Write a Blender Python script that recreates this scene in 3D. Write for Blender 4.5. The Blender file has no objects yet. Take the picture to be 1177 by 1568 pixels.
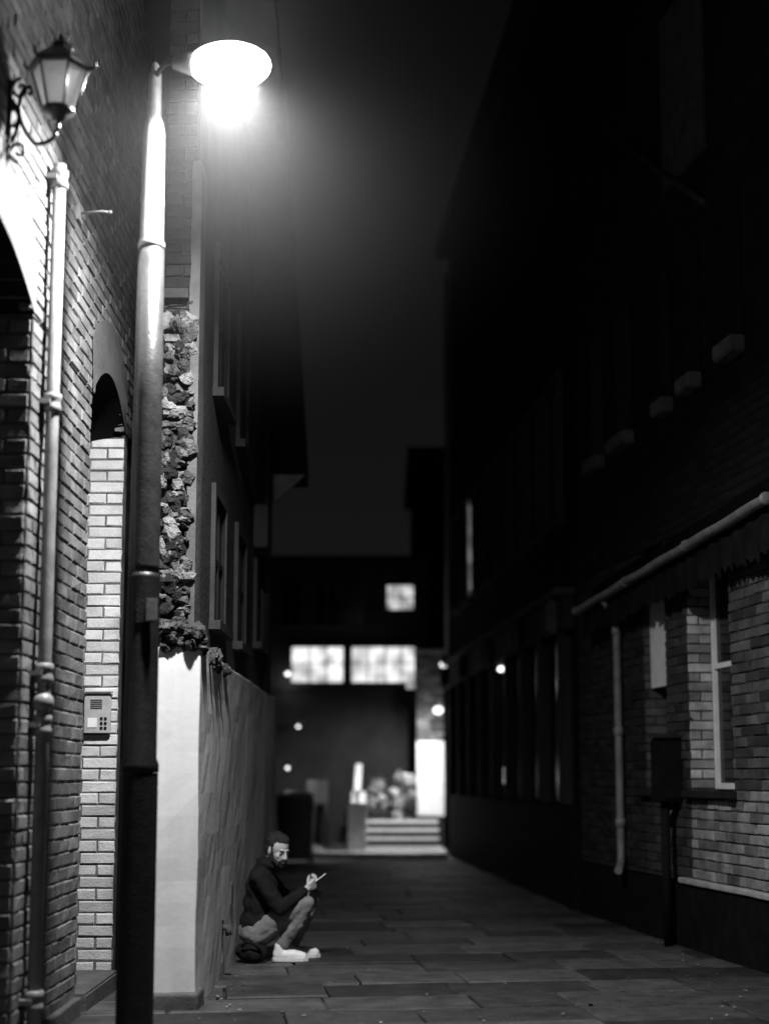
import bpy, bmesh, math, random
from mathutils import Vector, Matrix, noise, Quaternion
R = random.Random(7)
scene = bpy.context.scene
col = scene.collection

# ------------------------------------------------------------ materials
def new_mat(name):
    m = bpy.data.materials.new(name); m.use_nodes = True
    nt = m.node_tree; nt.nodes.clear()
    out = nt.nodes.new('ShaderNodeOutputMaterial')
    b = nt.nodes.new('ShaderNodeBsdfPrincipled')
    nt.links.new(b.outputs[0], out.inputs[0])
    return m, nt, b, out
def g(v): return (v, v, v, 1)
def surf(name, lo, hi, rough=.8, scale=4, bump=.3, bscale=60, metal=0, tone=False, spec=.5, streak=False, bdist=.01, detail=6):
    m, nt, b, out = new_mat(name)
    N, L = nt.nodes, nt.links
    tc = N.new('ShaderNodeTexCoord')
    mp = N.new('ShaderNodeMapping'); L.new(tc.outputs['Object'], mp.inputs[0])
    if streak: mp.inputs['Scale'].default_value = (1, 1, .12)
    n1 = N.new('ShaderNodeTexNoise'); n1.inputs['Scale'].default_value = scale; n1.inputs['Detail'].default_value = detail
    n1.inputs['Roughness'].default_value = .65
    L.new(mp.outputs[0], n1.inputs[0])
    cr = N.new('ShaderNodeValToRGB'); cr.color_ramp.elements[0].position = .3; cr.color_ramp.elements[1].position = .7
    cr.color_ramp.elements[0].color = g(lo); cr.color_ramp.elements[1].color = g(hi)
    L.new(n1.outputs[0], cr.inputs[0])
    last = cr.outputs[0]
    if tone:
        at = N.new('ShaderNodeAttribute'); at.attribute_name = 'tone'
        mx = N.new('ShaderNodeMix'); mx.data_type = 'RGBA'; mx.blend_type = 'MULTIPLY'; mx.inputs[0].default_value = 1
        L.new(last, mx.inputs[6]); L.new(at.outputs['Color'], mx.inputs[7]); last = mx.outputs[2]
    L.new(last, b.inputs['Base Color'])
    b.inputs['Roughness'].default_value = rough; b.inputs['Metallic'].default_value = metal
    b.inputs['Specular IOR Level'].default_value = spec
    if bump:
        n2 = N.new('ShaderNodeTexNoise'); n2.inputs['Scale'].default_value = bscale; n2.inputs['Detail'].default_value = 5
        L.new(tc.outputs['Object'], n2.inputs[0])
        ad = N.new('ShaderNodeMath'); ad.operation = 'ADD'
        L.new(n2.outputs[0], ad.inputs[0]); L.new(n1.outputs[0], ad.inputs[1])
        bp = N.new('ShaderNodeBump'); bp.inputs['Strength'].default_value = bump; bp.inputs['Distance'].default_value = bdist
        L.new(ad.outputs[0], bp.inputs['Height']); L.new(bp.outputs[0], b.inputs['Normal'])
    return m
def brickmat(name, c1, c2, cm, rough=.85, bump=.8):
    m, nt, b, out = new_mat(name); N, L = nt.nodes, nt.links
    tc = N.new('ShaderNodeTexCoord')
    br = N.new('ShaderNodeTexBrick')
    br.inputs['Scale'].default_value = 1; br.inputs['Brick Width'].default_value = .225; br.inputs['Row Height'].default_value = .075
    br.inputs['Mortar Size'].default_value = .008; br.inputs['Mortar Smooth'].default_value = .3
    br.inputs['Color1'].default_value = g(c1); br.inputs['Color2'].default_value = g(c2); br.inputs['Mortar'].default_value = g(cm)
    L.new(tc.outputs['UV'], br.inputs[0])
    n = N.new('ShaderNodeTexNoise'); n.inputs['Scale'].default_value = 3; n.inputs['Detail'].default_value = 8
    L.new(tc.outputs['UV'], n.inputs[0])
    cr = N.new('ShaderNodeValToRGB'); cr.color_ramp.elements[0].color = g(.45); cr.color_ramp.elements[0].position = .3; cr.color_ramp.elements[1].position = .7
    L.new(n.outputs[0], cr.inputs[0])
    mx = N.new('ShaderNodeMix'); mx.data_type = 'RGBA'; mx.blend_type = 'MULTIPLY'; mx.inputs[0].default_value = 1
    L.new(br.outputs[0], mx.inputs[6]); L.new(cr.outputs[0], mx.inputs[7]); L.new(mx.outputs[2], b.inputs['Base Color'])
    bp = N.new('ShaderNodeBump'); bp.invert = True; bp.inputs['Strength'].default_value = bump; bp.inputs['Distance'].default_value = .01
    L.new(br.outputs['Fac'], bp.inputs['Height']); L.new(bp.outputs[0], b.inputs['Normal'])
    b.inputs['Roughness'].default_value = rough; b.inputs['Specular IOR Level'].default_value = .15
    return m
def emis(name, strength, lo=1, hi=1, scale=2):
    m = bpy.data.materials.new(name); m.use_nodes = True
    nt = m.node_tree; nt.nodes.clear(); N, L = nt.nodes, nt.links
    out = N.new('ShaderNodeOutputMaterial'); e = N.new('ShaderNodeEmission'); e.inputs[1].default_value = strength
    if lo != hi:
        tc = N.new('ShaderNodeTexCoord'); n = N.new('ShaderNodeTexNoise'); n.inputs['Scale'].default_value = scale
        cr = N.new('ShaderNodeValToRGB'); cr.color_ramp.elements[0].color = g(lo); cr.color_ramp.elements[1].color = g(hi)
        cr.color_ramp.elements[0].position = .38; cr.color_ramp.elements[1].position = .62
        L.new(tc.outputs['Object'], n.inputs[0]); L.new(n.outputs[0], cr.inputs[0]); L.new(cr.outputs[0], e.inputs[0])
    else: e.inputs[0].default_value = g(lo)
    L.new(e.outputs[0], out.inputs[0]); return m

m_brick  = surf('brick_weathered', .10, .23, .85, 9, .5, 90, tone=True, spec=.25)
m_brickw = surf('brick_limewashed', .42, .62, .8, 8, .5, 80, tone=True)
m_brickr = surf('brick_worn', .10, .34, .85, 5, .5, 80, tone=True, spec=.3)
m_brickd = surf('brick_dark', .012, .03, .85, 6, .5, 80, tone=True, spec=.2)  # near-black brick for the far panels and upper pier
m_rubble = surf('brick_rubble', .012, .22, .9, 9, .9, 70, tone=True, bdist=.02, spec=.3)
m_mortar = surf('mortar', .08, .16, .95, 14, .6, 120, spec=.2)
m_mortard= surf('mortar_dark', .02, .04, .95, 14, .6, 120, spec=.2)
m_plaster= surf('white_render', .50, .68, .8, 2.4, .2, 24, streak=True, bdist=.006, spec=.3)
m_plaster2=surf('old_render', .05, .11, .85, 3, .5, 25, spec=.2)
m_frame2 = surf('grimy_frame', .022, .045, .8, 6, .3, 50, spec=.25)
m_upper  = surf('dark_render', .03, .06, .9, 2.5, .5, 25, spec=.15)  # dark tone for the rendered building's upper wall
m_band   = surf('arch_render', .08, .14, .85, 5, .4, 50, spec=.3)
m_soffit = surf('soffit_shade_black', .004, .01, .95, 5, .4, 50, spec=.05)  # shade under the arches put into the colour; valance uses it too
m_pipe   = surf('painted_pipe', .12, .22, .45, 12, .2, 90)
m_gut    = surf('grey_gutter', .10, .20, .5, 9, .2, 90)
m_pole   = surf('black_paint', .016, .035, .32, 14, .2, 70, spec=.6)
m_polelow= surf('black_paint_base', .005, .012, .42, 14, .2, 70, spec=.3)
m_poletop= surf('galvanised_steel', .15, .26, .42, 16, .15, 90, metal=.3)
m_iron   = surf('black_iron', .010, .022, .4, 14, .2, 80)
m_black  = surf('black_gloss', .004, .010, .8, 6, .1, 40, spec=.04)
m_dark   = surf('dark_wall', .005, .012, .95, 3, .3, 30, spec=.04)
m_dwood  = surf('dark_wood', .010, .022, .8, 6, .2, 40, streak=True, spec=.1)
m_stone  = surf('stone', .20, .36, .8, 6, .4, 60)
m_sill   = surf('grimy_sill', .03, .06, .85, 6, .4, 60, spec=.1)
m_sillb  = surf('pale_sill', .06, .14, .85, 6, .4, 60, spec=.1)
m_white  = surf('white_paint', .6, .8, .5, 8, .1, 60)
m_slab   = surf('paving_stone', .020, .058, .6, 5, .6, 60, tone=True, spec=.28)
m_ground = surf('asphalt', .02, .035, .9, 3, .6, 90, spec=.2)
m_steel  = surf('brushed_steel', .40, .55, .4, 20, .05, 90, metal=.3)
m_plastic= surf('grey_plastic', .03, .05, .5, 10, .1, 60)
m_skin   = surf('skin', .42, .55, .5, 20, .1, 160)
m_hair   = surf('dark_hair', .006, .018, .6, 60, .8, 220)
m_jacket = surf('black_jacket', .005, .012, .85, 10, .4, 160, spec=.2)
m_trouser= surf('grey_trousers', .15, .22, .85, 14, .4, 220, spec=.2)
m_shoe   = surf('white_canvas', .7, .82, .6, 20, .2, 120)
m_sole   = surf('rubber_sole', .6, .7, .6, 20, .1, 90)
m_leaf   = surf('leaf', .10, .22, .5, 3, 0, tone=True)
m_lit    = emis('lit_room', 1.2, .4, 1.0, 3)
m_lit2   = emis('dim_glow', .75, .25, 1.0, 4)
m_bulb   = emis('lamp_bulb', 3)
m_bowl   = emis('lamp_bowl', 70)
m_screen = emis('phone_screen', 1.5)
mg, nt, b, o = new_mat('window_glass'); b.inputs['Base Color'].default_value = g(.005); b.inputs['Roughness'].default_value = .15; b.inputs['Specular IOR Level'].default_value = .3
m_glass = mg
mg, nt, b, o = new_mat('frosted_glass'); b.inputs['Roughness'].default_value = .35
n_ = nt.nodes.new('ShaderNodeTexNoise'); n_.inputs['Scale'].default_value = 12
c_ = nt.nodes.new('ShaderNodeValToRGB'); c_.color_ramp.elements[0].color = g(.15); c_.color_ramp.elements[1].color = g(.5)
nt.links.new(n_.outputs[0], c_.inputs[0]); nt.links.new(c_.outputs[0], b.inputs['Base Color'])
tr = nt.nodes.new('ShaderNodeBsdfTranslucent'); tr.inputs[0].default_value = g(.7)
ms = nt.nodes.new('ShaderNodeMixShader'); ms.inputs[0].default_value = .45
nt.links.new(b.outputs[0], ms.inputs[1]); nt.links.new(tr.outputs[0], ms.inputs[2]); nt.links.new(ms.outputs[0], o.inputs[0])
m_frost = mg

# ------------------------------------------------------------ geometry helpers
def empty(name, loc=(0,0,0), rz=0):
    e = bpy.data.objects.new(name, None); e.location = loc; e.rotation_euler = (0,0,rz); e.empty_display_size = .3
    col.objects.link(e); return e
def uvs(bm):
    uv = bm.loops.layers.uv.verify()
    bm.normal_update()
    for f in bm.faces:
        n = f.normal; ax = max(range(3), key=lambda i: abs(n[i]))
        for l in f.loops:
            c = l.vert.co
            l[uv].uv = (c.y, c.z) if ax == 0 else ((c.x, c.z) if ax == 1 else (c.x, c.y))
def finish(bm, name, mats, parent=None, smooth=False):
    uvs(bm)
    me = bpy.data.meshes.new(name); bm.to_mesh(me); bm.free()
    for m in (mats if isinstance(mats, (list, tuple)) else [mats]): me.materials.append(m)
    if smooth:
        for p in me.polygons: p.use_smooth = True
    ob = bpy.data.objects.new(name, me); col.objects.link(ob)
    if parent: ob.parent = parent
    return ob
def add_box(bm, x0,x1,y0,y1,z0,z1, mi=0):
    vs = [bm.verts.new((x,y,z)) for x in (x0,x1) for y in (y0,y1) for z in (z0,z1)]
    fs = []
    for idx in ((0,1,3,2),(4,6,7,5),(0,4,5,1),(2,3,7,6),(0,2,6,4),(1,5,7,3)):
        f = bm.faces.new([vs[i] for i in idx]); f.material_index = mi; fs.append(f)
    return vs, fs
def B(name, x0,x1,y0,y1,z0,z1, mat, parent=None, bev=0):
    bm = bmesh.new(); add_box(bm, x0,x1,y0,y1,z0,z1)
    if bev: bmesh.ops.bevel(bm, geom=bm.edges[:], offset=bev, segments=2, affect='EDGES')
    return finish(bm, name, mat, parent)
def rough_box(name, x0,x1,y0,y1,z0,z1, mat, parent=None, cell=.08, amp=.012, bev=.02):
    bm = bmesh.new(); add_box(bm, x0,x1,y0,y1,z0,z1)
    for a,(lo,hi) in enumerate(((x0,x1),(y0,y1),(z0,z1))):
        n = max(1, int((hi-lo)/cell))
        for i in range(1, n):
            p = [0,0,0]; p[a] = lo+(hi-lo)*i/n; no = [0,0,0]; no[a] = 1
            bmesh.ops.bisect_plane(bm, geom=bm.verts[:]+bm.edges[:]+bm.faces[:], plane_co=p, plane_no=no)
    bm.normal_update()
    for v in bm.verts:
        d = noise.noise_vector(v.co*1.7)*amp + noise.noise_vector(v.co*7)*amp*.4
        v.co += d
    ob = finish(bm, name, mat, parent, smooth=False)
    bv = ob.modifiers.new('b','BEVEL'); bv.width = bev; bv.segments = 3; bv.limit_method='ANGLE'; bv.angle_limit = math.radians(50)
    return ob
def sweep(bm, pts, rad, n=16, mi=0, caps=True):
    pts = [Vector(p) for p in pts]
    if not isinstance(rad, (list, tuple)): rad = [rad]*len(pts)
    rings = []; up = None
    for i,p in enumerate(pts):
        t = (pts[min(i+1,len(pts)-1)] - pts[max(i-1,0)]).normalized()
        if up is None:
            up = Vector((0,0,1)) if abs(t.z) < .9 else Vector((1,0,0))
        a = (up - t*up.dot(t)).normalized(); up = a; bb = t.cross(a)
        rings.append([bm.verts.new(p + (a*math.cos(2*math.pi*k/n) + bb*math.sin(2*math.pi*k/n))*rad[i]) for k in range(n)])
    for r0, r1 in zip(rings, rings[1:]):
        for k in range(n):
            f = bm.faces.new((r0[k], r0[(k+1)%n], r1[(k+1)%n], r1[k])); f.material_index = mi; f.smooth = True
    if caps:
        for r, rev in ((rings[0], True), (rings[-1], False)):
            f = bm.faces.new(r[::-1] if rev else r); f.material_index = mi
def lathe(bm, prof, c, n=24, mi=0, rot=0):
    rings = []
    for r,z in prof:
        rings.append([bm.verts.new((c[0]+r*math.cos(rot+2*math.pi*k/n), c[1]+r*math.sin(rot+2*math.pi*k/n), c[2]+z)) for k in range(n)])
    for r0, r1 in zip(rings, rings[1:]):
        for k in range(n):
            f = bm.faces.new((r0[k], r0[(k+1)%n], r1[(k+1)%n], r1[k])); f.material_index = mi; f.smooth = n > 10
    bm.faces.new(rings[0][::-1]).material_index = mi; bm.faces.new(rings[-1]).material_index = mi
def S(name, pts, rad, mat, parent, n=16):
    bm = bmesh.new(); sweep(bm, pts, rad, n); return finish(bm, name, mat, parent)
def ell(bm, c, r, M=None, seg=20, mi=0):
    mat = Matrix.Translation(c) @ (M.to_4x4() if M else Matrix.Identity(4)) @ Matrix.Diagonal((r[0], r[1], r[2], 1))
    d = bmesh.ops.create_uvsphere(bm, u_segments=seg, v_segments=seg//2+2, radius=1, matrix=mat)
    for v in d['verts']:
        for f in v.link_faces: f.smooth = True; f.material_index = mi
def cap(bm, p0, p1, r0, r1, n=14):
    p0, p1 = Vector(p0), Vector(p1); t = (p1-p0).normalized()
    pts, rad = [], []
    for i in range(7):
        a = math.pi/2*(1-i/6); pts.append(p0 - t*r0*math.sin(a)*.999); rad.append(max(r0*math.cos(a), .0004))
    for i in range(1, 7):
        a = math.pi/2*i/6; 
        if i == 1: pts.append(p1); rad.append(r1)
        pts.append(p1 + t*r1*math.sin(a)*.999); rad.append(max(r1*math.cos(a), .0004))
    sweep(bm, pts, rad, n)
def bricks(bm, o, U, V, w, h, N, keep=None, bl=.225, bh=.075, gap=.010, depth=.06, jit=.0035, tone=(.55,1.1), ch=.006, proud=.003, mi=0, irregular=0, miss=0, seed=1, phase=0):
    rr = random.Random(seed)
    o, U, V, N = Vector(o), Vector(U).normalized(), Vector(V).normalized(), Vector(N).normalized()
    lay = bm.loops.layers.float_color.get('tone') or bm.loops.layers.float_color.new('tone')
    flip = U.cross(V).dot(N) < 0
    row = 0; v = 0.0
    while v < h-.01:
        v1 = min(v+bh, h)
        u = -bl*(.5 if (row+phase) % 2 else 0) - (rr.random()*irregular)
        while u < w:
            L = bl*(1+rr.uniform(-irregular, irregular))
            a, b_ = max(u, 0), min(u+L, w); u += L
            if b_-a < .03 or v1-v < .02: continue
            uc, vc = (a+b_)/2, (v+v1)/2
            if keep and not keep(uc, vc): continue
            if rr.random() < miss: continue
            a += gap/2; b_ -= gap/2; va, vb = v+gap/2, v1-gap/2
            pr = rr.uniform(-proud, proud)
            t = rr.uniform(*tone)
            J = lambda k=1: rr.uniform(-jit, jit)*k
            back = [o+U*x+V*y-N*depth for x,y in ((a,va),(b_,va),(b_,vb),(a,vb))]
            mid  = [o+U*(x+J())+V*(y+J(.8))+N*(pr-ch) for x,y in ((a,va),(b_,va),(b_,vb),(a,vb))]
            fr   = [o+U*(x+J())+V*(y+J(.6))+N*(pr+J(.8)) for x,y in ((a+ch,va+ch),(b_-ch,va+ch),(b_-ch,vb-ch),(a+ch,vb-ch))]
            vs = [[bm.verts.new(p) for p in ring] for ring in (back, mid, fr)]
            fs = []
            for r0, r1 in ((vs[0],vs[1]),(vs[1],vs[2])):
                for k in range(4):
                    q = (r0[k], r0[(k+1)%4], r1[(k+1)%4], r1[k]); fs.append(bm.faces.new(q[::-1] if flip else q))
            fs.append(bm.faces.new(vs[2][::-1] if flip else vs[2]))
            for f in fs:
                f.material_index = mi
                for l in f.loops: l[lay] = (t,t,t,1)
        v += bh; row += 1
def blob(bm, c, r, seed, amp=.35, sub=2, mi=0, tone=1):
    lay = bm.loops.layers.float_color.get('tone') or bm.loops.layers.float_color.new('tone')
    d = bmesh.ops.create_icosphere(bm, subdivisions=sub, radius=1)
    off = Vector((seed*3.1, seed*1.7, seed*.9))
    for v in d['verts']:
        k = 1 + amp*noise.noise(v.co*1.6+off) + amp*.5*noise.noise(v.co*4+off)
        v.co = Vector((v.co.x*r[0], v.co.y*r[1], v.co.z*r[2]))*k + Vector(c)
    for v in d['verts']:
        for f in v.link_faces:
            f.material_index = mi
            for l in f.loops: l[lay] = (tone,)*3+(1,)
def arch_z(y, y0, y1, spring, rise):
    c, hw = (y0+y1)/2, (y1-y0)/2
    t = (y-c)/hw
    return spring + rise*(1-min(1,t*t)) if abs(t) <= 1.0001 else -1
def window(name, parent, xf, y0, y1, z0, z1, depth, sgn, glass=m_glass, frame=m_dwood, bars=1, rows=1, fw=.05):
    bm = bmesh.new()
    xa, xb = sorted((xf+sgn*depth, xf+sgn*(depth+.05)))
    add_box(bm, xa, xb, y0, y0+fw, z0, z1); add_box(bm, xa, xb, y1-fw, y1, z0, z1)
    add_box(bm, xa, xb, y0+fw, y1-fw, z0, z0+fw); add_box(bm, xa, xb, y0+fw, y1-fw, z1-fw, z1)
    for i in range(bars):
        yc = y0+(y1-y0)*(i+1)/(bars+1); add_box(bm, xa+.004, xb-.004, yc-.015, yc+.015, z0+fw, z1-fw)
    for i in range(rows):
        zc = z0+(z1-z0)*(i+1)/(rows+1); add_box(bm, xa+.002, xb-.006, y0+fw, y1-fw, zc-.02, zc+.02)
    finish(bm, name+'_frame', frame, parent)
    xg = xf+sgn*(depth+.03)
    B(name+'_pane', min(xg,xg+sgn*.006), max(xg,xg+sgn*.006), y0+.01, y1-.01, z0+.01, z1-.01, glass, parent)

# ------------------------------------------------------------ ground + paving
bm = bmesh.new()
bmesh.ops.create_grid(bm, x_segments=8, y_segments=8, size=250, matrix=Matrix.Translation((0,120,-.035)))
finish(bm, 'ground', m_ground)
bm = bmesh.new()
a = math.radians(7)
U = Vector((math.cos(a), math.sin(a), 0)); V = Vector((-math.sin(a), math.cos(a), 0))
bricks(bm, Vector((-2.0, 3.0, 0)), U, V, 6.6, 20.6, Vector((0,0,1)), bl=.78, bh=.50, gap=.012, depth=.03, jit=.008, tone=(.4,1.7), ch=.010, proud=.006, irregular=.30, seed=4)
finish(bm, 'pavement', m_slab)

# ------------------------------------------------------------ left brick building
LB = empty('brick_building')
WX = -1.71
SP, RI = 3.55, .24
J1, D0, D1 = 6.72, 8.12, 9.18      # far jamb of the arch, near and far jambs of the doorway
def openz(y):
    for (p,q) in ((5.0,J1),(D0,D1)):
        z = arch_z(y,p,q,SP,RI)
        if z > 0: return z
    return 0
bm = bmesh.new()
bricks(bm, (WX,J1,0), (0,1,0), (0,0,1), D0-J1, SP, (1,0,0), seed=2)
bricks(bm, (WX,3.5,0), (0,1,0), (0,0,1), 1.5, SP, (1,0,0), seed=3)
bricks(bm, (WX,3.5,SP), (0,1,0), (0,0,1), 9.3, 3.45, (1,0,0), seed=5, keep=lambda u,v: not (openz(u+3.5) and v+SP < openz(u+3.5)+.10))
add_box(bm, -2.25, WX-.008, J1+.008, D0-.008, 0, SP, 1)
add_box(bm, -2.25, WX-.008, 3.5, 4.992, 0, SP, 1)
ys = [3.5,5.0]+[5.0+(J1-5.0)*i/16 for i in range(1,17)]+[D0]+[D0+(D1-D0)*i/16 for i in range(1,17)]+[12.8]
for y0,y1 in zip(ys, ys[1:]):
    z = openz((y0+y1)/2) or SP
    add_box(bm, -2.25, WX-.009, y0, y1, z+.012, 7.0, 1)
ob = finish(bm, 'wall', [m_brick, m_mortar], LB)
bm = bmesh.new()
bricks(bm, (WX-.012,J1,0), (-1,0,0), (0,0,1), .5, SP-.02, (0,-1,0), seed=8, phase=1, tone=(.7,1.4))
finish(bm, 'arch_reveal', m_brick, LB)
bm = bmesh.new()
bricks(bm, (WX-.002,D1,0), (-1,0,0), (0,0,1), .55, SP-.03, (0,-1,0), seed=9, tone=(.75,1.1), proud=.005)
add_box(bm, -2.3, WX-.006, D1+.008, D1+.12, 0, SP, 1)
finish(bm, 'doorway_reveal', [m_brickw, m_mortar], LB)
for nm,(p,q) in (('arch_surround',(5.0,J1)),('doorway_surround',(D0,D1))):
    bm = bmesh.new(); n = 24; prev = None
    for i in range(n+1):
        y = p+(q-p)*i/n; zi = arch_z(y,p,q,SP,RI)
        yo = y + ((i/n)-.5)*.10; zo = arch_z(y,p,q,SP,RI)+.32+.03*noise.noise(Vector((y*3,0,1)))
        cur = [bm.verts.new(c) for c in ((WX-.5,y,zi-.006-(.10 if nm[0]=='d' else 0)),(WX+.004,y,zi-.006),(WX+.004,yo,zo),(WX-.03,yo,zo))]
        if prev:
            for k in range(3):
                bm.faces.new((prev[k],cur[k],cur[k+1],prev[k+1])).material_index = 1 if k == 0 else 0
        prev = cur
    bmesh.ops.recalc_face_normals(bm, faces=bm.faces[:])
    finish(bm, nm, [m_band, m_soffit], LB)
B('back_door', -2.34, -2.26, 8.05, 9.30, 0, 3.9, m_dwood, LB)
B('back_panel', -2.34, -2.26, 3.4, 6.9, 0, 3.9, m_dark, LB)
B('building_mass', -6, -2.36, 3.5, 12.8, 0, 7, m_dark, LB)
B('door_step', -2.25, -1.66, D0+.02, D1-.01, -.03, .10, m_plaster2, LB, .012)
rough_box('quoin_plinth', -1.72, -1.675, J1+.02, D0-.02, -.02, .09, m_plaster2, LB, .1, .006, .01)

# intercom
IC = empty('intercom_panel', (-1.838, D1-.012, 1.705))
B('plate', -.085,.085,-.03,0,-.13,.13, m_steel, IC, .006)
bm = bmesh.new()
for i in range(3): 
    for j in range(2): add_box(bm, .02+j*.026, .036+j*.026, -.036, -.0305, -.10+i*.03, -.085+i*.03)
finish(bm, 'buttons', m_black, IC)
bm = bmesh.new()
for i in range(5): add_box(bm, -.045, .03, -.0335, -.0305, .03+i*.013, .036+i*.013)
finish(bm, 'speaker_grille', m_plastic, IC)
B('hood', -.095,.095,-.05,0,.132,.142, m_steel, IC, .003)
B('name_plate', -.06,.0,-.034,-.0305,-.09,-.03, m_white, IC)

# drain pipe near left
DP = empty('drain_pipe', (-1.655, 6.92, 0))
bm = bmesh.new()
sweep(bm, [(0,0,-.03),(0,0,2.0),(0,0,2.9),(0,0,4.40)], [.034,.034,.033,.033])
for z in (.25,1.55,1.80,3.15,4.32):
    lathe(bm, [(.034,-.05),(.045,-.045),(.045,-.02),(.040,-.01),(.040,.01),(.045,.02),(.045,.045),(.034,.05)], (0,0,z))
    add_box(bm, -.06, .0, -.06, .06, z-.012, z+.012)
ell(bm, (0,-.01,1.66), (.055,.05,.05))
finish(bm, 'pipe', m_pipe, DP)
CB = empty('wall_cable', (-1.69, 7.16, 0))
pts = [(.012*math.sin(z*2.3), .02*math.sin(z*1.1), z) for z in [i*.2 for i in range(0,23)]]
S('cable', pts, .009, m_iron, CB, 8)
bm = bmesh.new()
for i in range(1,10): add_box(bm, -.02,.014,-.02,.03, i*.46, i*.46+.012)
finish(bm, 'clips', m_iron, CB)
BK = empty('wall_bracket', (-1.70, 7.60, 4.42))
bm = bmesh.new(); sweep(bm, [(0,0,0),(.13,-.02,.005),(.17,-.02,.0)], .008, 8); add_box(bm, -.01,.008,-.05,.05,-.05,.05)
ell(bm, (.175,-.02,0), (.012,.012,.012)); finish(bm, 'rod', m_pipe, BK)

# wall lantern
WL = empty('wall_lantern', (-1.485, 6.15, 4.29))
bm = bmesh.new()
k6 = 6
lathe(bm, [(.005,-.03),(.03,-.025),(.035,0),(.072,.012),(.075,.03)], (0,0,0), 24)
lathe(bm, [(.142,.215),(.15,.222),(.15,.232),(.118,.262),(.07,.305),(.045,.315),(.04,.335),(.05,.34),(.02,.36),(.006,.40)], (0,0,0), k6)
for k in range(k6):
    an = 2*math.pi*k/k6; c, s = math.cos(an), math.sin(an)
    sweep(bm, [(.072*c,.072*s,.02),(.128*c,.128*s,.22)], .006, 6)
    sweep(bm, [(.145*c,.145*s,.225),(.165*c,.165*s,.245),(.16*c,.16*s,.275)], [.008,.007,.003], 6)
sweep(bm, [(.02,0,.34),(.035,.01,.40),(.02,0,.46)], [.004,.004,.001], 6); sweep(bm, [(-.02,0,.34),(-.03,0,.39),(-.06,0,.44)], [.004,.004,.001], 6)
finish(bm, 'frame', m_iron, WL)
bm = bmesh.new(); lathe(bm, [(.066,.03),(.122,.213)], (0,0,0), k6); finish(bm, 'glass', m_frost, WL)
bm = bmesh.new()
arm = [(0,0,-.02),(0,0,-.06),(-.01,0,-.075)]
for i in range(0,13):
    t = math.pi*1.05*i/12; arm.append((-.095+.085*math.cos(-t), 0, -.075-.06*math.sin(t) + (.0 if i<6 else (i-6)*.022)))
arm += [(-.175,0,.10),(-.16,0,.135),(-.135,0,.14),(-.125,0,.115),(-.14,0,.10)]
sweep(bm, arm, .010, 8)
sweep(bm, [(-.17,0,-.02),(-.20,0,-.05),(-.225,0,-.04)], .010, 8)
sweep(bm, [(-.185,0,.05),(-.21,0,.03),(-.225,0,.05)], .009, 8)
add_box(bm, -.227,-.212,-.025,.025,-.20,.16)
for s_, zc in ((1,.13),(-1,-.17)):
    pts = []
    for i in range(20):
        t = i/19*math.pi*2.4; r = .045*(1-i/24); pts.append((-.175+r*math.cos(t+math.pi*.5), 0, zc+s_*r*math.sin(t+math.pi*.5)*1.2))
    sweep(bm, pts, .008, 8)
sweep(bm, [(-.215,0,.08),(-.18,0,.0),(-.19,0,-.08),(-.215,0,-.13)], .011, 8)
finish(bm, 'scroll_bracket', m_iron, WL)

# ------------------------------------------------------------ street lamp
SL = empty('street_lamp', (-1.193, 7.0, 0))
bm = bmesh.new()
lathe(bm, [(.10,-.03),(.105,0),(.105,.02),(.094,.04),(.090,.10),(.089,1.30),(.088,1.32)], (0,0,0), 32, 1)
lathe(bm, [(.088,1.321),(.092,1.33),(.092,1.36),(.080,1.39),(.079,2.28),(.078,2.30)], (0,0,0), 32, 1)
add_box(bm, -.02,.06,-.086,-.07,2.05,2.17)
lathe(bm, [(.078,2.301),(.076,2.34),(.073,2.9),(.0715,3.2),(.066,3.98)], (0,0,0), 32)
finish(bm, 'column', [m_pole, m_polelow], SL)
bm = bmesh.new()
lathe(bm, [(.0635,3.981),(.069,3.985),(.069,4.01),(.0600,4.03),(.055,4.62),(.050,4.64),(.047,4.66),(.036,4.70),(.032,4.93),(.022,4.945),(.02,4.98),(.006,5.0)], (0,0,0), 32)
finish(bm, 'upper_column', m_poletop, SL)
B('access_label', .03,.08,-.092,-.074,2.06,2.17, m_poletop, SL)
HXc, HYc, HZ = .415, -.24, 4.86
S('arm', [(.0,0,4.90),(.03,-.05,4.93),(.07,-.13,4.92),(.11,-.21,4.89),(.17,HYc,HZ+.01)], [.012,.012,.012,.014,.02], m_iron, SL, 12)
bm = bmesh.new(); sweep(bm, [(.125,HYc,HZ+.01),(.13,HYc,HZ+.01),(.17,HYc,HZ+.008),(.21,HYc,HZ+.004),(.255,HYc,HZ+.004),(.26,HYc,HZ+.004)], [.018,.03,.044,.055,.058,.05], 24)
finish(bm, 'luminaire_cap', m_poletop, SL)
bm = bmesh.new(); ell(bm, (HXc,HYc,HZ-.005), (.205,.12,.11), seg=28)
finish(bm, 'luminaire_bowl', m_bowl, SL)
ld = bpy.data.lights.new('lamp_light', 'AREA'); ld.shape = 'ELLIPSE'; ld.size = .30; ld.size_y = .16; ld.energy = 340; ld.color = (1,1,1); ld.spread = math.radians(165)
lo = bpy.data.objects.new('lamp_light', ld); col.objects.link(lo); lo.parent = SL; lo.location = (HXc,HYc,HZ-.12)

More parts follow.
